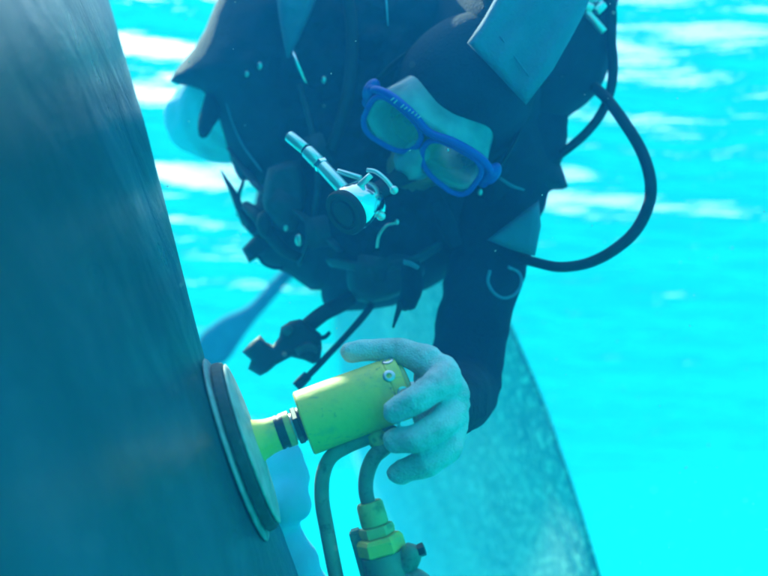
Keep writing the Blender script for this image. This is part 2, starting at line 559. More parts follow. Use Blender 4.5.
def far_blade():
    root = empty('propeller_blade', C(500, 620, 1.7), 'pale speckled propeller blade behind the diver arm and white glove', 'propeller blade')
    # right edge near, left edge far off in the water
    R_ = spline([(440, 190, 1.75), (478, 250, 1.7), (502, 305, 1.65), (524, 355, 1.6), (546, 408, 1.56), (563, 458, 1.52), (581, 512, 1.49), (600, 576, 1.46), (622, 660, 1.42), (640, 740, 1.4)], 6)
    bm = bmesh.new()
    rings = []
    for k, s in enumerate(R_):
        a = C(*s)
        left = C(s[0] - 205 + max(0, 300 - s[1]) * .1, s[1] + 8, s[2] + 5.0)
        mid = (left - a)
        nrm = mid.cross(UPV).normalized()
        if nrm.dot(VIEW) > 0: nrm = -nrm
        row = []
        for t in [0, .004, .015, .03, .06, .1, .16, .24, .34, .48, .64, .8, 1]:
            b = .05 * math.sin(math.pi * t)
            rough = .004 * noise.noise(a * 9 + mid * t * 9) if t > 0 else 0
            row.append(a + mid * t + nrm * (b + rough + (.012 * min(1, t / .015))))
        for t in [1, .8, .5, .2, .03, .004]:
            row.append(a + mid * t - nrm * (.03 * min(1, (t + .004) / .03)))
        rings.append(row)
    add_rings(bm, rings)
    obj('blade_face', bm, M['fouled'], root)
far_blade()

# ------------------------------------------------------------------ polisher
def polisher():
    root = empty('hydraulic_polisher', C(306, 423, .665),
                 'yellow hydraulic hand polisher held by the white gloved hand against the dark blade', 'polisher')
    def ax(h):                                   # point on tool axis, h metres out from disc face
        return DISC + NX * h
    k = .66 / F
    # disc: dark pad, grey backing plate, pale fibre rim
    bm = bmesh.new()
    add_lathe(bm, DISC, NX, [(-.0082, .0590), (-.0082, .0645), (-.0075, .0655), (-.004, .0652), (-.001, .064), (0, .061), (0, .02)], 72)
    dk = obj('disc', bm, M['pad'], root, sharp=40)
    bm = bmesh.new()
    add_lathe(bm, DISC, NX, [(.0002, .0615), (.0014, .0622), (.0022, .058), (.0036, .03), (.0055, .019)], 64)
    obj('backing_plate', bm, M['pad_face'], dk)
    bm = bmesh.new()
    add_lathe(bm, DISC, NX, [(-.0128, .062), (-.0124, .0700), (-.0114, .0712), (-.0104, .0700), (-.0098, .0650), (-.0083, .0625), (-.0083, .050)], 72)
    obj('fibre_rim', bm, M['pad_rim'], dk)
    # neck (flared) with dark bands
    bm = bmesh.new()
    add_lathe(bm, DISC, NX, [(.004, .0175), (.007, .0156), (.012, .0140), (.015, .0133), (.021, .0128), (.0212, .0115), (.023, .0115)], 40)
    obj('neck', bm, M['yellow'], root, sharp=50)
    bm = bmesh.new()
    add_lathe(bm, DISC, NX, [(.0212, .0105), (.0212, .0130), (.0235, .0132), (.0235, .0126), (.0255, .0126), (.0255, .0133), (.028, .0133), (.028, .0105)], 40)
    obj('band', bm, M['dark_metal'], root, sharp=30)
    bm = bmesh.new()
    add_lathe(bm, DISC, NX, [(.0282, .010), (.0282, .0134), (.0325, .0134), (.033, .0126), (.033, .008)], 40)
    obj('collar', bm, M['yellow_worn'], root, sharp=40)
    bm = bmesh.new()
    add_lathe(bm, DISC, NX, [(.031, .0105), (.0350, .0108), (.0350, .009), (.0375, .009)], 24)
    obj('drive_shaft', bm, M['steel'], root, sharp=40)
    bm = bmesh.new()                              # hexagon nut and washer
    add_lathe(bm, DISC, NX, [(.0345, .0110), (.0345, .0132), (.0355, .0140), (.0385, .0140), (.0390, .0132)], 6)
    add_lathe(bm, DISC, NX, [(.0392, .0105), (.0392, .0132), (.0405, .0132), (.0410, .0105)], 32)
    obj('nut', bm, M['dark_metal'], root, sharp=25)
    # housing
    h0, h1 = .0412, .1225
    r0, r1 = .0248, .0248
    bm = bmesh.new()
    add_lathe(bm, DISC, NX, [(h0, .010), (h0, r0 - .0012), (h0 + .0012, r0), (h0 + .03, r0 + .0001), (h1 - .012, r1), (h1 - .0115, r1 - .0005), (h1 - .0105, r1 - .0005), (h1 - .010, r1), (h1 - .0022, r1), (h1 - .0005, r1 - .0014), (h1, r1 - .004), (h1, .004)], 72)
    hs = obj('motor_housing', bm, M['yellow'], root, sharp=40)
    # bolts round the rear end
    Mx = frame_from(NX, UPV)                     # cols x,y,z ; x ~ up on the image
    bolts = [(20, h1 - .006), (62, h1 - .010), (100, h1 - .0045), (260, h1 - .006), (320, h1 - .006)]
    tocam = (-DISC).normalized()
    e1 = (UPV - NX * UPV.dot(NX)).normalized()
    e2 = (tocam - NX * tocam.dot(NX)).normalized()
    for a, h in bolts:
        dirv = (e1 * math.cos(R(a)) + e2 * math.sin(R(a))).normalized()
        bm = bmesh.new()
        p = ax(h) + dirv * (r1 - .0012)
        add_lathe(bm, p, dirv, [(0, .0047), (.0014, .0047), (.0018, .0040), (.0018, .0022), (.0006, .0020), (.0006, .0004)], 18)
        obj('bolt', bm, M['steel'], hs, sharp=35)
    # end cap
    bm = bmesh.new()
    add_lathe(bm, DISC, NX, [(h1 + .0002, .018), (h1 + .003, .0176), (h1 + .004, .015), (h1 + .004, .001)], 40)
    obj('end_cap', bm, M['yellow_worn'], hs, sharp=40)
    # hydraulic pipes
    bm = bmesh.new()
    px_tube(bm, [(392, 425, .672, .0052), (372, 436, .668, .0054), (348, 446, .664, .0056), (331, 457, .662, .0056), (323, 475, .66, .0056), (322, 500, .658, .0056), (327, 530, .655, .0056), (336, 576, .65, .0056), (350, 640, .64, .0056), (364, 700, .63, .0056)], 8, 16)
    obj('return_pipe', bm, M['pipe'], root)
    bm = bmesh.new()
    px_tube(bm, [(398, 430, .668, .0058), (386, 446, .662, .0060), (374, 457, .66, .0060), (367, 474, .658, .0058), (366, 492, .656, .0056), (371, 512, .654, .0056)], 8, 16)
    obj('supply_pipe', bm, M['pipe'], root)
    bm = bmesh.new()
    px_tube(bm, [(374, 434, .668, .0076), (383, 446, .664, .0078), (384, 450, .6635, .0062)], 4, 16)
    obj('pipe_socket', bm, M['yellow_worn'], root)
    # coupling: stepped nuts running down and to the right
    A, B = C(369, 502, .655), C(396, 600, .65)
    D = (B - A).normalized()
    bm = bmesh.new()
    add_lathe(bm, A, D, [(0, .0062), (0, .0088), (.002, .0100), (.012, .0104), (.0165, .0104), (.0175, .0092)], 28)
    cp = obj('coupling', bm, M['yellow_worn'], root, sharp=35)
    bm = bmesh.new()
    add_lathe(bm, A + D * .0175, D, [(0, .0098), (.0005, .0128), (.0035, .0136), (.0075, .0130), (.008, .0118)], 6)
    obj('coupling_nut', bm, M['yellow_worn'], cp, sharp=25)
    bm = bmesh.new()
    add_lathe(bm, A + D * .0258, D, [(0, .012), (.0004, .0160), (.003, .0178), (.011, .0180), (.0125, .0165), (.0125, .012)], 6)
    obj('coupling_nut', bm, M['yellow'], cp, sharp=25)
    bm = bmesh.new()
    add_lathe(bm, A + D * .0385, D, [(0, .012), (0, .0165), (.02, .0172), (.05, .0172), (.0505, .0150), (.09, .0145)], 32)
    obj('coupling_sleeve', bm, M['pipe'], cp, sharp=35)
    # plate on the left of the coupling and trigger lever on the right
    bm = bmesh.new()
    add_box(bm, C(361, 553, .662), frame_from(D, RIGHTV), (.009, .014, .036), .0015)
    obj('bracket', bm, M['pipe'], root, sharp=40)
    bm = bmesh.new()
    px_tube(bm, [(398, 572, .648, .0070), (408, 562, .646, .0080), (412, 552, .645, .0078), (414, 546, .645, .0062)], 5, 16)
    px_tube(bm, [(396, 590, .648, .0090), (410, 580, .646, .0095), (425, 588, .644, .009), (440, 606, .642, .008)], 5, 16)
    lv = obj('valve_body', bm, M['pipe'], root)
    bm = bmesh.new()
    add_lathe(bm, C(418, 551, .643), (RIGHTV * .8 + UPV * .3), [(0, .001), (0, .0045), (.002, .005), (.005, .005), (.0055, .003)], 6)
    obj('knob', bm, M['dark_metal'], lv, sharp=25)
polisher()

def crumple(me, amp, k=1.0):
    """cloth folds: ridges pushed out along the normals"""
    inv = CM.inverted()
    cos = [v.co.copy() for v in me.vertices]
    nrm = [v.normal.copy() for v in me.vertices]
    out = []
    for c, nn in zip(cos, nrm):
        q = (inv @ c) * k
        a = noise.noise(Vector((q.x * 14, q.y * 34 + q.x * 12, q.z * 10)))
        b = noise.noise(Vector((q.x * 30, q.y * 62 - q.x * 25, q.z * 20 + 5)))
        out.extend(c + nn * (amp * ((1 - abs(a) * 3) * .6 + b * .6)))
    me.vertices.foreach_set('co', out)
    me.update()

# ------------------------------------------------------------------ head frame shared by person, mask, regulator
MC = C(424, 143, .90)                              # centre of the mask, between the eyes
EX = cdir(.82, -.57, .02)                          # along the eyes
t_ = cdir(.57 * .66, .82 * .66, .75)
EY = (t_ - EX * t_.dot(EX)).normalized()           # up the face
EZ = EX.cross(EY)                                  # straight out of the face
def H(x, y, z):
    return MC + (EX * x + EY * y + EZ * z) * .86
HM = Matrix((EX, EY, EZ)).transposed()

def diver():
    root = empty('person', C(330, 300, 1.15), 'scuba diver in black suit and vest leaning over the yellow polisher with white gloved hand', 'person')
    # ---- body: head, trunk, arms and legs in one skin
    bm = bmesh.new()
    add_ball(bm, H(0, .004, -.106), (.064, .086, .078), HM, 24, 16)
    add_ball(bm, H(0, -.05, -.075), (.044, .050, .044), HM)
    add_ball(bm, H(0, -.095, -.055), (.030, .022, .030), HM)          # chin
    add_capsule(bm, H(0, .008, -.012), H(0, -.024, .001), .008, .014)   # nose
    add_capsule(bm, H(-.018, -.062, -.022), H(.018, -.062, -.022), .011, .011)  # mouth
    for s in (-1, 1):
        add_ball(bm, H(.032 * s, -.034, -.050), .024)
        add_ball(bm, H(.033 * s, .024, -.034), (.020, .008, .012), HM)
        add_ball(bm, H(.074 * s, -.004, -.10), (.010, .030, .018), HM)
    neck_low = C(400, 120, 1.12)
    add_capsule(bm, H(0, -.03, -.12), neck_low, .062, .070)
    chest, belly, hip = C(370, 150, 1.16), C(350, 200, 1.28), C(350, 205, 1.50)
    add_capsule(bm, neck_low, chest, .085, .13)
    add_capsule(bm, chest, belly, .14, .11)
    add_capsule(bm, belly, hip, .11, .11)
    shR, shL = C(262, 70, 1.16), C(518, 130, 1.06)
    add_capsule(bm, chest, shR, .11, .062); add_capsule(bm, chest, shL, .11, .060)
    # left arm (right in the picture): shoulder, elbow, wrist
    add_capsule(bm, shL, C(500, 215, 1.02), .060, .047)
    add_capsule(bm, C(500, 215, 1.02), C(476, 310, .98), .047, .0415)
    add_capsule(bm, C(476, 310, .98), C(462, 392, .95), .0415, .0395)
    add_capsule(bm, C(462, 392, .95), C(452, 400, .82), .0390, .034)
    add_capsule(bm, C(452, 400, .82), C(440, 405, .70), .033, .022)
    # right arm, bent back behind the blade edge
    elb = C(207, 118, 1.22)
    add_capsule(bm, shR, elb, .060, .056)
    add_capsule(bm, elb, C(222, 128, 1.24), .056, .050)
    add_capsule(bm, elb, C(222, 104, 1.5), .052, .036)
    add_capsule(bm, C(222, 104, 1.5), C(228, 104, 1.58), .034, .03)
    # legs trailing away behind
    for sx, kx, ky, fx, fy in ((-1, 316, 225, 300, 250), (1, 362, 225, 356, 250)):
        hp = hip + RIGHTV * .08 * sx
        kn = C(kx, ky, 1.95); an = C(fx, fy, 2.30)
        add_capsule(bm, hp, kn, .08, .055)
        add_capsule(bm, kn, an, .054, .036)
    me = fuse(bm, .0062, 5)
    crumple(me, .0030)
    # ribs pressed round the bent right sleeve
    inv = CM.inverted(); new = []
    nr = [v.normal.copy() for v in me.vertices]
    for v, nn in zip(me.vertices, nr):
        q = inv @ v.co; X, Y = 384 - q.x / q.z * F, 288 + q.y / q.z * F
        c = v.co.copy()
        if X < 250 and Y < 190 and q.z < -1.05:
            c += nn * (.0011 * math.sin(((X - 235) ** 2 + (Y - 112) ** 2) ** .5 / 2.6))
        new.extend(c)
    me.vertices.foreach_set('co', new); me.update()
    # skin on the face only, neoprene elsewhere, pale sleeve on the bent right arm
    body = link_mesh('body', me, [M['neoprene'], M['skin'], M['pale_sleeve'], M['blue_sleeve']], root)
    off = WLOC[body]
    fc = H(0, -.03, -.03)
    for p in me.polygons:
        c = p.center + off - MC
        x, y, z = c.dot(EX), c.dot(EY), c.dot(EZ)
        if abs(x) < .062 and -.105 < y < .06 and z > -.085: p.material_index = 1
        q = (CM.inverted() @ (p.center + off)); d = -q.z
        X, Y = 384 + q.x / d * F, 288 - q.y / d * F
        if X < 262 and d > 1.0 and Y < 175: p.material_index = 2
    # hood over the head
    bm = bmesh.new()
    add_ball(bm, H(0, .004, -.109), (.071, .093, .085), HM, 48, 32)
    add_ball(bm, H(0, -.062, -.115), (.064, .064, .064), HM, 32, 20)
    kill = []
    me = fuse(bm, .005, 4)
    bm = bmesh.new(); bm.from_mesh(me)
    for f in bm.faces:
        c = f.calc_center_median() - MC
        x, y, z = c.dot(EX), c.dot(EY), c.dot(EZ)
        if (x / .046) ** 2 + ((y + .040) / .070) ** 2 < 1 and z > -.08: kill.append(f)
    bmesh.ops.delete(bm, geom=kill, context='FACES')
    hd = obj('hood', bm, M['neoprene'], root)
    so_ = hd.modifiers.new('thickness', 'SOLIDIFY'); so_.thickness = .004; so_.offset = 1
    # eyes
    for s in (-1, 1):
        bm = bmesh.new(); add_ball(bm, H(.032 * s, .002, -.027), .0110)
        obj('eye', bm, M['eye'], root)

    # ---- vest (buoyancy jacket): trunk piece, shoulder piece, air cell, sleeve opening
    bm_out = [(236, -50), (205, 30), (186, 58), (170, 81), (190, 86), (210, 97), (222, 128), (231, 160), (240, 180), (259, 182), (256, 204), (238, 208), (242, 225), (256, 240), (250, 250), (262, 262), (288, 274), (311, 290), (321, 290), (323, 303), (345, 311), (392, 306), (420, 292), (441, 281), (475, 250), (490, 190), (480, 60), (470, -50)]
    vd = lambda x, y: 1.13 - .00012 * (x - 200) - .00018 * max(0, y - 100)
    def ridge(x, y):
        return .006 * math.sin((x * .8 + y * .5) / 9.0) * math.exp(-((x - 300) / 90) ** 2 - ((y - 180) / 80) ** 2)
    vest = pillow('vest', bm_out, vd, .115, 95, M['vest'], root, step=5.5, wrinkle=.024, wscale=22, round_n=2, ridge=ridge)
    pillow('shoulder_flap', [(440, -50), (500, -40), (540, 70), (547, 122), (558, 158), (568, 187), (553, 190), (538, 200), (515, 218), (486, 242), (458, 252), (440, 200), (420, 80)], lambda x, y: .95 + .10 * min(1, max(0, (y - 50) / 70)) + .10 * min(1, max(0, (490 - x) / 50)), .085, 50, M['vest'], root, step=6, wrinkle=.010, wscale=24, round_n=2)
    pillow('air_cell', [(480, -60), (620, -60), (613, 20), (612, 55), (600, 88), (578, 110), (545, 126), (500, 120)], lambda x, y: 1.05, .07, 45, M['vest'], root, step=6, wrinkle=.006, wscale=22, round_n=3)
    p = pillow('shoulder_panel', [(467, 43), (484, 18), (505, -20), (530, -60), (612, -60), (584, 14), (570, 40), (553, 70), (526, 105), (497, 74)], lambda x, y: .845 + .0003 * (x - 470), .012, 10, M['grey_panel'], root, step=5, wrinkle=.002, wscale=30, round_n=1, ridge=lambda x, y: .0025 * math.sin((x + y * .6) / 7.0))
    p['label'] = 'grey panel on the diver left shoulder beside the hood'
    p = pillow('shoulder_panel', [(276, -60), (277, 0), (281, 30), (287, 58), (293, 52), (300, 38), (309, 18), (318, -6), (338, -60)], lambda x, y: 1.00, .010, 8, M['grey_panel'], root, step=4, wrinkle=.004, wscale=14, round_n=2)
    p['label'] = 'narrow grey strap tapering to the steel ring'
    p = pillow('sleeve_panel', [(487, 240), (505, 226), (522, 213), (539, 200), (541, 226), (535, 256), (512, 250)], lambda x, y: .945, .012, 9, M['blue_sleeve'], root, step=4, wrinkle=.002, round_n=1)
    p['label'] = 'lighter blue triangle of sleeve below the shoulder flap'
    # seams stitched on big panel
    bm = bmesh.new(); px_tube(bm, [(500, 36, .8415, .0007), (517, 60, .8462, .0007), (532, 80, .8510, .0007)], 4, 6); obj('seam', bm, M['grey_panel'], root)
    # webbing straps over the chest, barely lighter than the vest
    for pts, r in (([(300, 88, 1.012, .011), (312, 130, .995, .011), (318, 175, .985, .011), (312, 225, .99, .010), (300, 262, 1.03, .009)], 1),
                   ([(232, 150, 1.10, .009), (262, 190, 1.02, .010), (300, 214, .985, .010), (340, 250, .965, .010)], 1),
                   ([(330, 262, .985, .012), (370, 268, .965, .012), (410, 262, .965, .012), (440, 245, .975, .011)], 1)):
        bm = bmesh.new(); px_tube(bm, pts, 8, 10, .35); obj('webbing_strap', bm, M['strap_plastic'], root)
    # side release buckles and keepers on the webbing
    for x, y, d_, a_ in ((316, 150, .975, 20), (284, 205, .985, 55), (372, 268, .945, 80), (318, 232, .965, 10)):
        Mr = CM @ Matrix.Rotation(R(a_), 3, 'Z')
        b = bmesh.new(); add_box(b, C(x, y, d_), Mr, (.026, .034, .008), .002); add_box(b, C(x, y, d_ - .004), Mr, (.014, .022, .004), .001)
        obj('webbing_buckle', b, M['strap_plastic'], root)
    # pockets, pulls and clips
    pillow('pocket', [(268, 168), (300, 160), (306, 205), (296, 232), (272, 226), (262, 200)], lambda x, y: 1.005, .020, 9, M['strap_plastic'], root, step=5, wrinkle=.004, wscale=10, round_n=2)
    pillow('pocket', [(345, 262), (400, 250), (425, 262), (418, 284), (388, 300), (352, 300)], lambda x, y: 1.00, .022, 9, M['strap_plastic'], root, step=5, wrinkle=.004, wscale=10, round_n=2)
    pillow('pull_toggle', [(258, 214), (266, 210), (272, 222), (270, 236), (262, 238), (256, 226)], 1.0, .010, 4, M['rubber'], root, step=3, round_n=2)
    b = bmesh.new(); px_tube(b, [(246, 206, 1.05, .006), (258, 216, 1.02, .008), (268, 232, 1.01, .008), (284, 250, 1.0, .007), (300, 258, 1.0, .006)], 6, 12); obj('gear_hose', b, M['rubber'], root)
    b = bmesh.new(); px_tube(b, [(345, -20, .99, .007), (352, 30, .985, .007), (350, 80, .975, .007), (342, 120, .97, .007), (330, 150, .975, .006)], 8, 12); obj('gear_hose', b, M['rubber'], root)
    b = bmesh.new(); px_tube(b, [(222, 60, 1.10, .0012), (226, 100, 1.075, .0012), (240, 140, 1.055, .0012), (262, 172, 1.03, .0012)], 8, 6); obj('piping', b, M['grey_panel'], root)
    b = bmesh.new(); px_tube(b, [(500, 178, .93, .0022), (512, 186, .93, .0026), (524, 190, .935, .0018)], 4, 8, .5); obj('sheen_strip', b, M['grey_panel'], root)  # added pale strip: sheen on the shoulder flap given as grey colour
    b = bmesh.new(); px_tube(b, [(404, 262, .918, .0045), (411, 264, .916, .0048), (418, 268, .918, .0040)], 4, 8, .5); obj('sheen_strip', b, M['grey_panel'], root)  # highlight atop the pocket tube, laid on as a paler strip
    # collar folds under the chin
    bm = bmesh.new(); px_tube(bm, [(436, 200, .95, .008), (446, 222, .95, .010), (456, 245, .96, .007)], 6, 12); obj('collar_fold', bm, M['neoprene'], root)
    bm = bmesh.new(); px_tube(bm, [(410, 262, .93, .010), (412, 285, .935, .012), (408, 303, .96, .010)], 6, 12); obj('pocket_tube', bm, M['neoprene'], root)
    # steel rings
    def ring(name, pts, r, m, lab=None):
        b = bmesh.new(); px_tube(b, [(x, y, d, r) for x, y, d in pts], 8, 10)
        o = obj(name, b, m, root)
        if lab: o['label'] = lab
    ring('steel_ring', [(293, 50, .995), (296, 60, .985), (301, 71, .985), (309, 85, .995), (320, 88, 1.02), (326, 76, 1.04), (322, 62, 1.04), (308, 52, 1.03), (293, 50, .998)], .0018, M['chrome'], 'shiny ring hanging at the end of the narrow grey strap')
    ring('steel_ring', [(396, 223, .91), (386, 226, .91), (379, 236, .912), (377, 248, .915)], .0017, M['steel'], 'curved wire ring below the regulator')
    ring('arm_ring', [(490, 270, .930), (488, 282, .930), (494, 293, .930), (504, 298, .932), (515, 294, .935), (521, 284, .938), (519, 273, .938), (508, 267, .934)], .0018, M['grey_panel'], 'pale ring on the sleeve of the reaching arm')
    # small metal snaps on the vest
    for x, y, d, r in ((247, 74, 1.025, .0026), (260, 66, 1.015, .0032), (324, 80, .985, .0030), (286, 228, .985, .0026), (299, 240, .975, .0048), (238, 213, 1.06, .0035), (546, 96, .99, .0028), (397, 222, .905, .0022), (480, 192, .955, .0028), (448, 150, .80, .001)):
        bm = bmesh.new(); add_ball(bm, C(x, y, d), (r, r * 1.5, r * .6), CM, 12, 8); obj('snap', bm, M['steel'], root)
    bm = bmesh.new(); px_tube(bm, [(386, -4, .96, .0010), (387, 8, .96, .0010), (388, 26, .965, .0008)], 4, 6); obj('cord', bm, M['silicone'], root)

    # ---- fins on the trailing feet
    pillow('swim_fin', [(290, 262), (296, 272), (283, 288), (268, 306), (254, 322), (240, 342), (226, 362), (206, 372), (192, 360), (200, 336), (222, 318), (244, 308), (258, 296), (272, 280)], lambda x, y: 2.25 - (292 - x) * .001, .02, 8, M['fin'], root, step=4, round_n=3)
    pillow('swim_fin', [(345, 240), (362, 240), (372, 268), (352, 272), (338, 268)], lambda x, y: 2.3, .02, 8, M['fin'], root, step=4, round_n=3)

    # ---- strap tongue and buckle on the left side of the vest
    bm = bmesh.new(); px_tube(bm, [(221, 170, 1.08, .0015), (226, 180, 1.075, .0050), (233, 192, 1.07, .0080), (238, 204, 1.065, .0100), (243, 216, 1.06, .0095), (252, 228, 1.05, .010)], 5, 10, .5); obj('strap_tongue', bm, M['rubber'], root)
    bm = bmesh.new(); px_tube(bm, [(244, 172, 1.07, .0030), (243, 182, 1.065, .0036), (239, 195, 1.06, .0040), (240, 210, 1.06, .005)], 5, 10, .5); obj('strap_tongue', bm, M['rubber'], root)
    pillow('buckle', [(242, 249), (252, 238), (266, 230), (279, 244), (270, 252), (260, 256), (249, 263)], 1.05, .012, 6, M['rubber'], root, step=3, round_n=1)
    bm = bmesh.new(); px_tube(bm, [(259, 257, 1.05, .0018), (264, 264, 1.05, .0018), (273, 268, 1.05, .0018), (283, 268, 1.05, .0022)], 6, 8); obj('strap_loop', bm, M['rubber'], root)
    # arm-hole flap hanging over the pale sleeve
    pillow('sleeve_flap', [(206, 92), (216, 96), (222, 112), (214, 126), (206, 138), (199, 136), (198, 122), (202, 106)], 1.10, .012, 6, M['vest'], root, step=3, round_n=2)
    # sleeve rings pressed into the pale sleeve
    for k, (x, y) in enumerate(((188, 0), (200, 0))):
        pass

    # ---- the gloved hand closed on the rear of the polisher
    bm = bmesh.new()
    d = .648
    def chain(pts):
        for a, b in zip(pts[:-1], pts[1:]):
            add_capsule(bm, C(*a[:3]), C(*b[:3]), a[3], b[3], 18)
    px = .65 / F
    # index laid along the top of the housing
    chain([(351, 352, .680, .0082), (372, 350, .682, .0092), (400, 351, .676, .0100), (428, 361, .664, .0120), (442, 376, .664, .0135)])
    # middle, ring, little: curled round the near side
    chain([(395, 411, .632, .0090), (414, 401, .626, .0098), (434, 387, .634, .0108), (445, 378, .652, .0130)])
    chain([(395, 440, .638, .0092), (416, 439, .626, .0098), (439, 426, .631, .0106), (450, 412, .654, .0128)])
    chain([(399, 473, .648, .0088), (408, 469, .643, .0092), (428, 463, .634, .0100), (446, 448, .644, .0116), (450, 430, .658, .0125)])
    # thumb, round the far side of the housing
    chain([(446, 395, .692, .0135), (420, 395, .712, .0115), (392, 398, .716, .0098), (370, 404, .712, .0084)])
    # palm and back of hand
    chain([(430, 394, .674, .0130), (430, 416, .674, .0135)])
    chain([(440, 372, .660, .0140), (450, 396, .662, .0150), (449, 420, .664, .0150), (447, 440, .662, .0130)])
    chain([(432, 378, .674, .014), (436, 405, .678, .016), (436, 430, .672, .014)])
    chain([(444, 396, .670, .019), (442, 400, .70, .021), (444, 402, .745, .024)])
    me = fuse(bm, .0016, 2)
    crumple(me, .0009, 3.2)
    # knitted creases at the joints
    gl = link_mesh('glove', me, M['glove'], root)
    gl['label'] = 'white knitted glove gripping the yellow housing'
diver()

# ------------------------------------------------------------------ mask
def dive_mask():
    root = empty('dive_mask', H(0, -.03, -.03), 'blue framed twin lens dive mask with clear skirt on the diver face', 'dive mask')
    def lens_outline(s, grow=0, n=28):
        # rounded quad, taller at the outside
        out = []
        for k in range(n):
            a = 2 * math.pi * k / n
            c, q = math.cos(a), math.sin(a)
            e = .62
            x = math.copysign(abs(c) ** e, c) * (.0335 + grow)
            y = math.copysign(abs(q) ** e, q) * (.0265 + grow)
            y *= 1 + .10 * (x / .033)
            y -= .004 * (x / .033) * 0
            x += .0
            # inner lower corner cut for the nose
            if x < 0 and y < 0: x += .010 * (-y / .0265); 
            out.append((s * (x + .0405), y))
        return out
    for s in (-1, 1):
        O = lens_outline(s)
        # glass with thickness
        bm = bmesh.new()
        add_rings(bm, [[H(x, y, .012 - .06 * abs(x) * abs(x) / .08) for x, y in O], [H(x, y, .009 - .06 * abs(x) * abs(x) / .08) for x, y in O]])
        obj('lens', bm, M['lens'], root, sharp=30)
        bm = bmesh.new()
        pts = [H(x, y, .0115 - .06 * x * x / .08) for x, y in lens_outline(s, .0035)]
        pts = pts + pts[:2]
        add_tube(bm, pts, .0030, 12)
        obj('frame', bm, M['mask_blue'], root)
    # brow bar thick along the top, corner lugs
    bm = bmesh.new()
    bar = [(-.086, .012, -.004, .004), (-.080, .026, .002, .0062), (-.060, .0345, .007, .0070), (-.030, .0350, .011, .0065), (0, .0280, .013, .0065), (.030, .0350, .011, .0065), (.060, .0345, .007, .0070), (.080, .026, .002, .0062), (.088, .010, -.005, .0045)]
    S = spline(bar, 6); add_tube(bm, [H(*s[:3]) for s in S], [s[3] * .66 for s in S], 12)
    obj('brow_bar', bm, M['mask_blue'], root)
    for s in (-1, 1):
        bm = bmesh.new()
        add_ball(bm, H(.087 * s, .012, -.010), (.008, .014, .010), HM)
        add_capsule(bm, H(.084 * s, .018, -.004), H(.084 * s, -.006, -.010), .007, .006)
        obj('buckle', bm, M['mask_blue'], root)
    # small print on the brow bar
    for k in range(9):
        if k == 2: continue
        x = -.056 + k * .0046
        bm = bmesh.new()
        add_capsule(bm, H(x, .0372 - .0012 * (k % 2), .0152 - k * .0001), H(x + .0012, .0400, .0138), .0007, .0007, 6)
        obj('letter_stroke', bm, M['lettering'], root)
    # skirt
    def outline(gx, gy, z, top=0.0, n=44):
        r = []
        for k in range(n):
            a = 2 * math.pi * k / n
            c, q = math.cos(a), math.sin(a)
            x = math.copysign(abs(c) ** .6, c) * gx
            y = math.copysign(abs(q) ** .7, q) * gy
            if q > 0: y += top * q ** .5 * (.50 - .10 * (x / .078) ** 2)
            r.append(H(x, y + .002, z - 1.1 * x * x + (.012 if False else 0)))
        return r
    bm = bmesh.new()
    add_rings(bm, [outline(.076, .031, .012), outline(.080, .035, .006, .002), outline(.078, .038, -.004, .008), outline(.073, .041, -.018, .013), outline(.068, .044, -.036, .017), outline(.064, .046, -.052, .019), outline(.060, .042, -.053, .017), outline(.062, .038, -.030, .010), outline(.068, .030, -.004), outline(.070, .027, .006)], cap=False)
    V = bm.verts[:]
    n = 44; L = len(V)
    bm.verts.ensure_lookup_table()
    for i in range(n):
        bm.faces.new((bm.verts[i], bm.verts[(i + 1) % n], bm.verts[L - n + (i + 1) % n], bm.verts[L - n + i]))
    obj('skirt', bm, M['skirt'], root)
    # nose pocket
    bm = bmesh.new()
    add_ball(bm, H(0, -.020, .004), (.014, .020, .014), HM)
    add_ball(bm, H(0, -.034, .010), (.0165, .014, .0145), HM)
    add_ball(bm, H(0, -.040, -.006), (.022, .014, .020), HM)
    me = fuse(bm, .002, 5)
    link_mesh('nose_pocket', me, M['nose_silicone'], root)
    # strap round the hood
    bm = bmesh.new()
    pts = []
    for k in range(25):
        a = math.pi * k / 24
        pts.append(H(.0905 * math.cos(a), .012 + .012 * math.sin(a), -.018 - .185 * math.sin(a) ** .8))
    add_tube(bm, pts, .010, 10, .16, EX)
    obj('strap', bm, M['rubber'], root)
dive_mask()

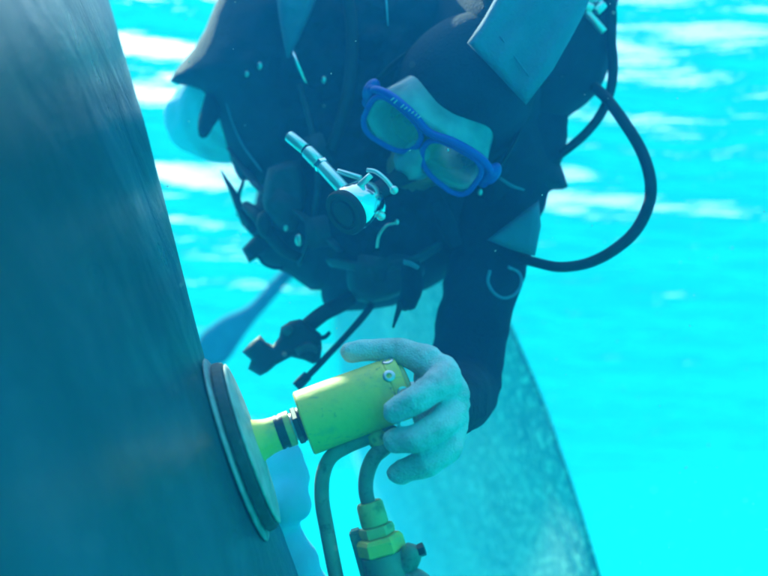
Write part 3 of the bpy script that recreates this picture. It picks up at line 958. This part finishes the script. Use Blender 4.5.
# ------------------------------------------------------------------ regulator in the mouth
def regulator():
    root = empty('regulator', C(362, 205, .86), 'chrome and black breathing regulator held in the diver mouth', 'regulator')
    fx = cdir(-.62, -.50, .60)                         # way the round cover faces
    cc = C(345, 213, .815)
    k = .83 / F
    bm = bmesh.new()
    add_lathe(bm, cc - fx * .003, fx, [(-.002, .0160), (-.002, .0212), (.001, .0222), (.004, .0222), (.006, .0210), (.0055, .0165), (.0035, .0160), (.0035, .0125), (.0050, .0118), (.0056, .0070), (.0050, .0010)], 44)
    obj('purge_cover', bm, M['rubber'], root, sharp=40)
    bm = bmesh.new()
    add_lathe(bm, cc - fx * .005, fx, [(-.034, .006), (-.034, .014), (-.030, .0185), (-.014, .0210), (-.004, .0225), (0, .0215), (0, .010)], 44)
    obj('metal_case', bm, M['chrome'], root, sharp=40)
    # mouthpiece toward the mouth
    mo = H(0, -.062, -.010)
    bm = bmesh.new()
    a = cc - fx * .022
    add_tube(bm, [a, a.lerp(mo, .4), a.lerp(mo, .8), mo], [.013, .0125, .013, .017], 18, .7)
    obj('mouthpiece', bm, M['rubber'], root)
    # swivel and bright inlet barrel going up to the left
    def seg(name, p, q, r, m, s=24, n=None):
        b = bmesh.new()
        P, Q = C(*p), C(*q)
        L = (Q - P).length
        add_lathe(b, P, Q - P, [(0, r * .7), (0, r * .92), (r * .12, r), (L - r * .12, r), (L, r * .92), (L, r * .7)], s)
        return obj(name, b, m, root, sharp=40)
    seg('inlet_barrel', (347, 193, .835), (322, 166, .85), .0066, M['bright'])
    seg('inlet_nut', (322, 166, .85), (319, 163, .852), .0076, M['chrome'], 6)
    seg('inlet_sleeve', (319, 163, .852), (307, 151, .858), .0070, M['bright'])
    seg('inlet_groove', (307, 151, .858), (305, 149, .859), .0052, M['rubber'])
    seg('hose_ferrule', (305, 149, .859), (289, 136, .866), .0060, M['bright'])
    seg('side_rod', (338, 171, .845), (361, 178, .835), .0026, M['bright'], 14)
    seg('lever', (359, 186, .815), (371, 175, .812), .0030, M['bright'], 14)
    bm = bmesh.new(); px_tube(bm, [(367, 170, .835, .0021), (376, 172, .832, .0023), (386, 180, .828, .0023), (393, 189, .826, .0023)], 6, 10); obj('wire_bail', bm, M['bright'], root)
    bm = bmesh.new(); add_ball(bm, C(394, 190, .825), .0042); obj('bail_knob', bm, M['bright'], root)
    bm = bmesh.new(); add_ball(bm, C(381, 216, .83), .0045); obj('adjuster', bm, M['bright'], root)
    bm = bmesh.new(); px_tube(bm, [(366, 198, .835, .009), (376, 206, .84, .010), (382, 213, .85, .006)], 4, 14); obj('exhaust_tee', bm, M['chrome'], root)
    # black hose from the ferrule back over the shoulder
    bm = bmesh.new(); px_tube(bm, [(292, 139, .862, .0030), (290, 137, .872, .0030), (290, 136, .96, .0046), (289, 132, 1.08, .0048), (290, 60, 1.2, .0048), (340, -60, 1.3, .0048)], 8, 12)
    obj('hose', bm, M['rubber'], root)
regulator()

# ------------------------------------------------------------------ tank with first stage and hoses
def tank():
    root = empty('scuba_tank', C(480, 40, 1.36), 'scuba tank behind the diver shoulder with metal first stage and looping black hoses', 'scuba tank')
    A, B = C(575, -10, 1.36), C(420, 180, 1.60)
    bm = bmesh.new()
    L = (B - A).length
    add_lathe(bm, A, B - A, [(-.03, .012), (-.03, .02), (-.02, .022), (0, .04), (.02, .062), (.05, .078), (.1, .082), (L, .082), (L + .02, .07), (L + .03, .03)], 40)
    obj('cylinder', bm, M['pale_tank'], root)
    bm = bmesh.new()
    add_capsule(bm, A, C(596, -20, 1.2), .016, .016)
    add_capsule(bm, C(596, -20, 1.2), C(600, 0, 1.08), .014, .014)
    v = obj('valve', bm, M['steel'], root)
    def seg(name, p, q, r, m=M['bright'], s=20):
        b = bmesh.new(); P, Q = C(*p), C(*q); L = (Q - P).length
        add_lathe(b, P, Q - P, [(0, r * .7), (0, r * .92), (r * .12, r), (L - r * .12, r), (L, r * .92), (L, r * .7)], s)
        return obj(name, b, m, v, sharp=40)
    seg('first_stage', (574, -8, .99), (598, 2, 1.0), .0125, M['steel'], 28)
    seg('port_plug', (582, 5, .985), (592, 10, .985), .0062)
    seg('hose_ferrule', (587, 12, .985), (604, 32, .985), .0042)
    seg('hose_ferrule', (596, 12, .985), (604, 4, .985), .0050)
    bm = bmesh.new(); px_tube(bm, [(604, -20, 1.0, .0062), (611, 10, 1.0, .0062), (611, 40, 1.01, .0060), (613, 64, 1.01, .0058), (611, 88, 1.01, .0056), (602, 112, 1.01, .0054), (585, 134, 1.01, .0053), (562, 153, 1.02, .0053), (540, 166, 1.04, .0053)], 8, 14)
    obj('hose', bm, M['rubber'], root)
    bm = bmesh.new(); px_tube(bm, [(580, 70, 1.05, .0062), (590, 83, 1.03, .0062), (606, 98, .99, .0063), (624, 122, .97, .0064), (641, 150, .96, .0064), (650, 178, .95, .0064), (649, 203, .95, .0064), (636, 230, .95, .0064), (614, 250, .95, .0062), (588, 263, .95, .0060), (560, 267, .95, .0058), (534, 262, .96, .0056), (510, 255, .98, .0054)], 8, 14)
    obj('hose', bm, M['rubber'], root)
tank()

# ------------------------------------------------------------------ gear hanging from the vest
def inflator():
    root = empty('vest_inflator', C(322, 305, 1.0), 'dark vest inflator with short corrugated hose hanging above the white glove', 'inflator')
    bm = bmesh.new()
    S = spline([(352, 298, 1.0, .0090), (338, 306, .99, .0088), (324, 313, .985, .0088), (311, 323, .98, .0088), (300, 333, .98, .0088)], 10)
    add_tube(bm, [C(*s[:3]) for s in S], [s[3] * (1 + .06 * (i % 2)) for i, s in enumerate(S)], 16)
    obj('corrugated_hose', bm, M['rubber'], root)
    pillow('handset', [(306, 322), (300, 319), (290, 321), (281, 327), (279, 337), (273, 345), (266, 342), (260, 335), (250, 343), (242, 352), (251, 360), (248, 369), (260, 376), (268, 372), (276, 365), (291, 357), (304, 360), (313, 364), (320, 361), (322, 348), (321, 334)], .975, .013, 7, M['rubber'], root, step=3, round_n=1)
    bm = bmesh.new(); px_tube(bm, [(318, 338, .972, .0030), (325, 337, .972, .0026), (330, 332, .972, .0022)], 4, 10); obj('lever', bm, M['rubber'], root)
    bm = bmesh.new(); add_lathe(bm, C(289, 331, .965), cdir(-.3, .2, .9), [(0, .006), (.004, .006), (.005, .004), (.005, .001)], 20); obj('button', bm, M['dark_metal'], root, sharp=40)
    bm = bmesh.new(); px_tube(bm, [(296, 352, .963, .0045), (308, 346, .963, .0055), (318, 350, .965, .0045)], 4, 10); obj('mouthpiece', bm, M['dark_metal'], root)
inflator()

def gauge_hose():
    root = empty('gauge_hose', C(366, 312, 1.0), 'thin straight dark hose with a knobbed end running down to the yellow housing', 'hose')
    bm = bmesh.new(); px_tube(bm, [(372, 305, 1.0, .0042), (362, 318, .99, .0040), (346, 336, .985, .0036), (330, 353, .98, .0036), (316, 368, .975, .0036), (305, 379, .972, .0036)], 5, 12); obj('hose_line', bm, M['rubber'], root)
    bm = bmesh.new(); px_tube(bm, [(308, 375, .972, .0055), (301, 382, .971, .0060), (296, 387, .970, .0055)], 4, 12); obj('end_fitting', bm, M['rubber'], root)
gauge_hose()

def clip():
    root = empty('snap_clip', C(402, 306, .95), 'small dark snap clip hanging from the vest hem just above the glove', 'clip')
    bm = bmesh.new(); px_tube(bm, [(400, 300, .95, .0034), (399, 309, .95, .0032), (396, 318, .95, .0024), (393, 328, .95, .0012)], 4, 10); obj('clip_gate', bm, M['rubber'], root)
    bm = bmesh.new(); px_tube(bm, [(401, 303, .95, .0012), (405, 301, .95, .0012), (409, 305, .95, .0012), (406, 310, .95, .0012), (401, 309, .95, .0012)], 5, 8); obj('clip_ring', bm, M['dark_metal'], root)
clip()

# ------------------------------------------------------------------ drifting specks in the water
def specks():
    bm = bmesh.new()
    for i in range(1500):
        d = .35 + 3.2 * random.random() ** .7
        p = C(random.uniform(-60, 830), random.uniform(-60, 640), d)
        if p.z > SURF - .1: continue
        r = random.uniform(.0002, .0006) * (.6 + .5 * d)
        m4 = Matrix.Translation(p) @ Matrix.Rotation(random.random() * 3, 4, Vector((random.random(), random.random(), random.random() + .1)).normalized()) @ Matrix.Diagonal((r, r, r * random.uniform(1, 2.5), 1))
        bmesh.ops.create_icosphere(bm, subdivisions=1, radius=1, matrix=m4)
    o = obj('drifting_specks', bm, mat('speck', (.7, .72, .7), .9, var=.05))
    tag(o, 'pale specks drifting in the water', 'specks', kind='stuff')
specks()
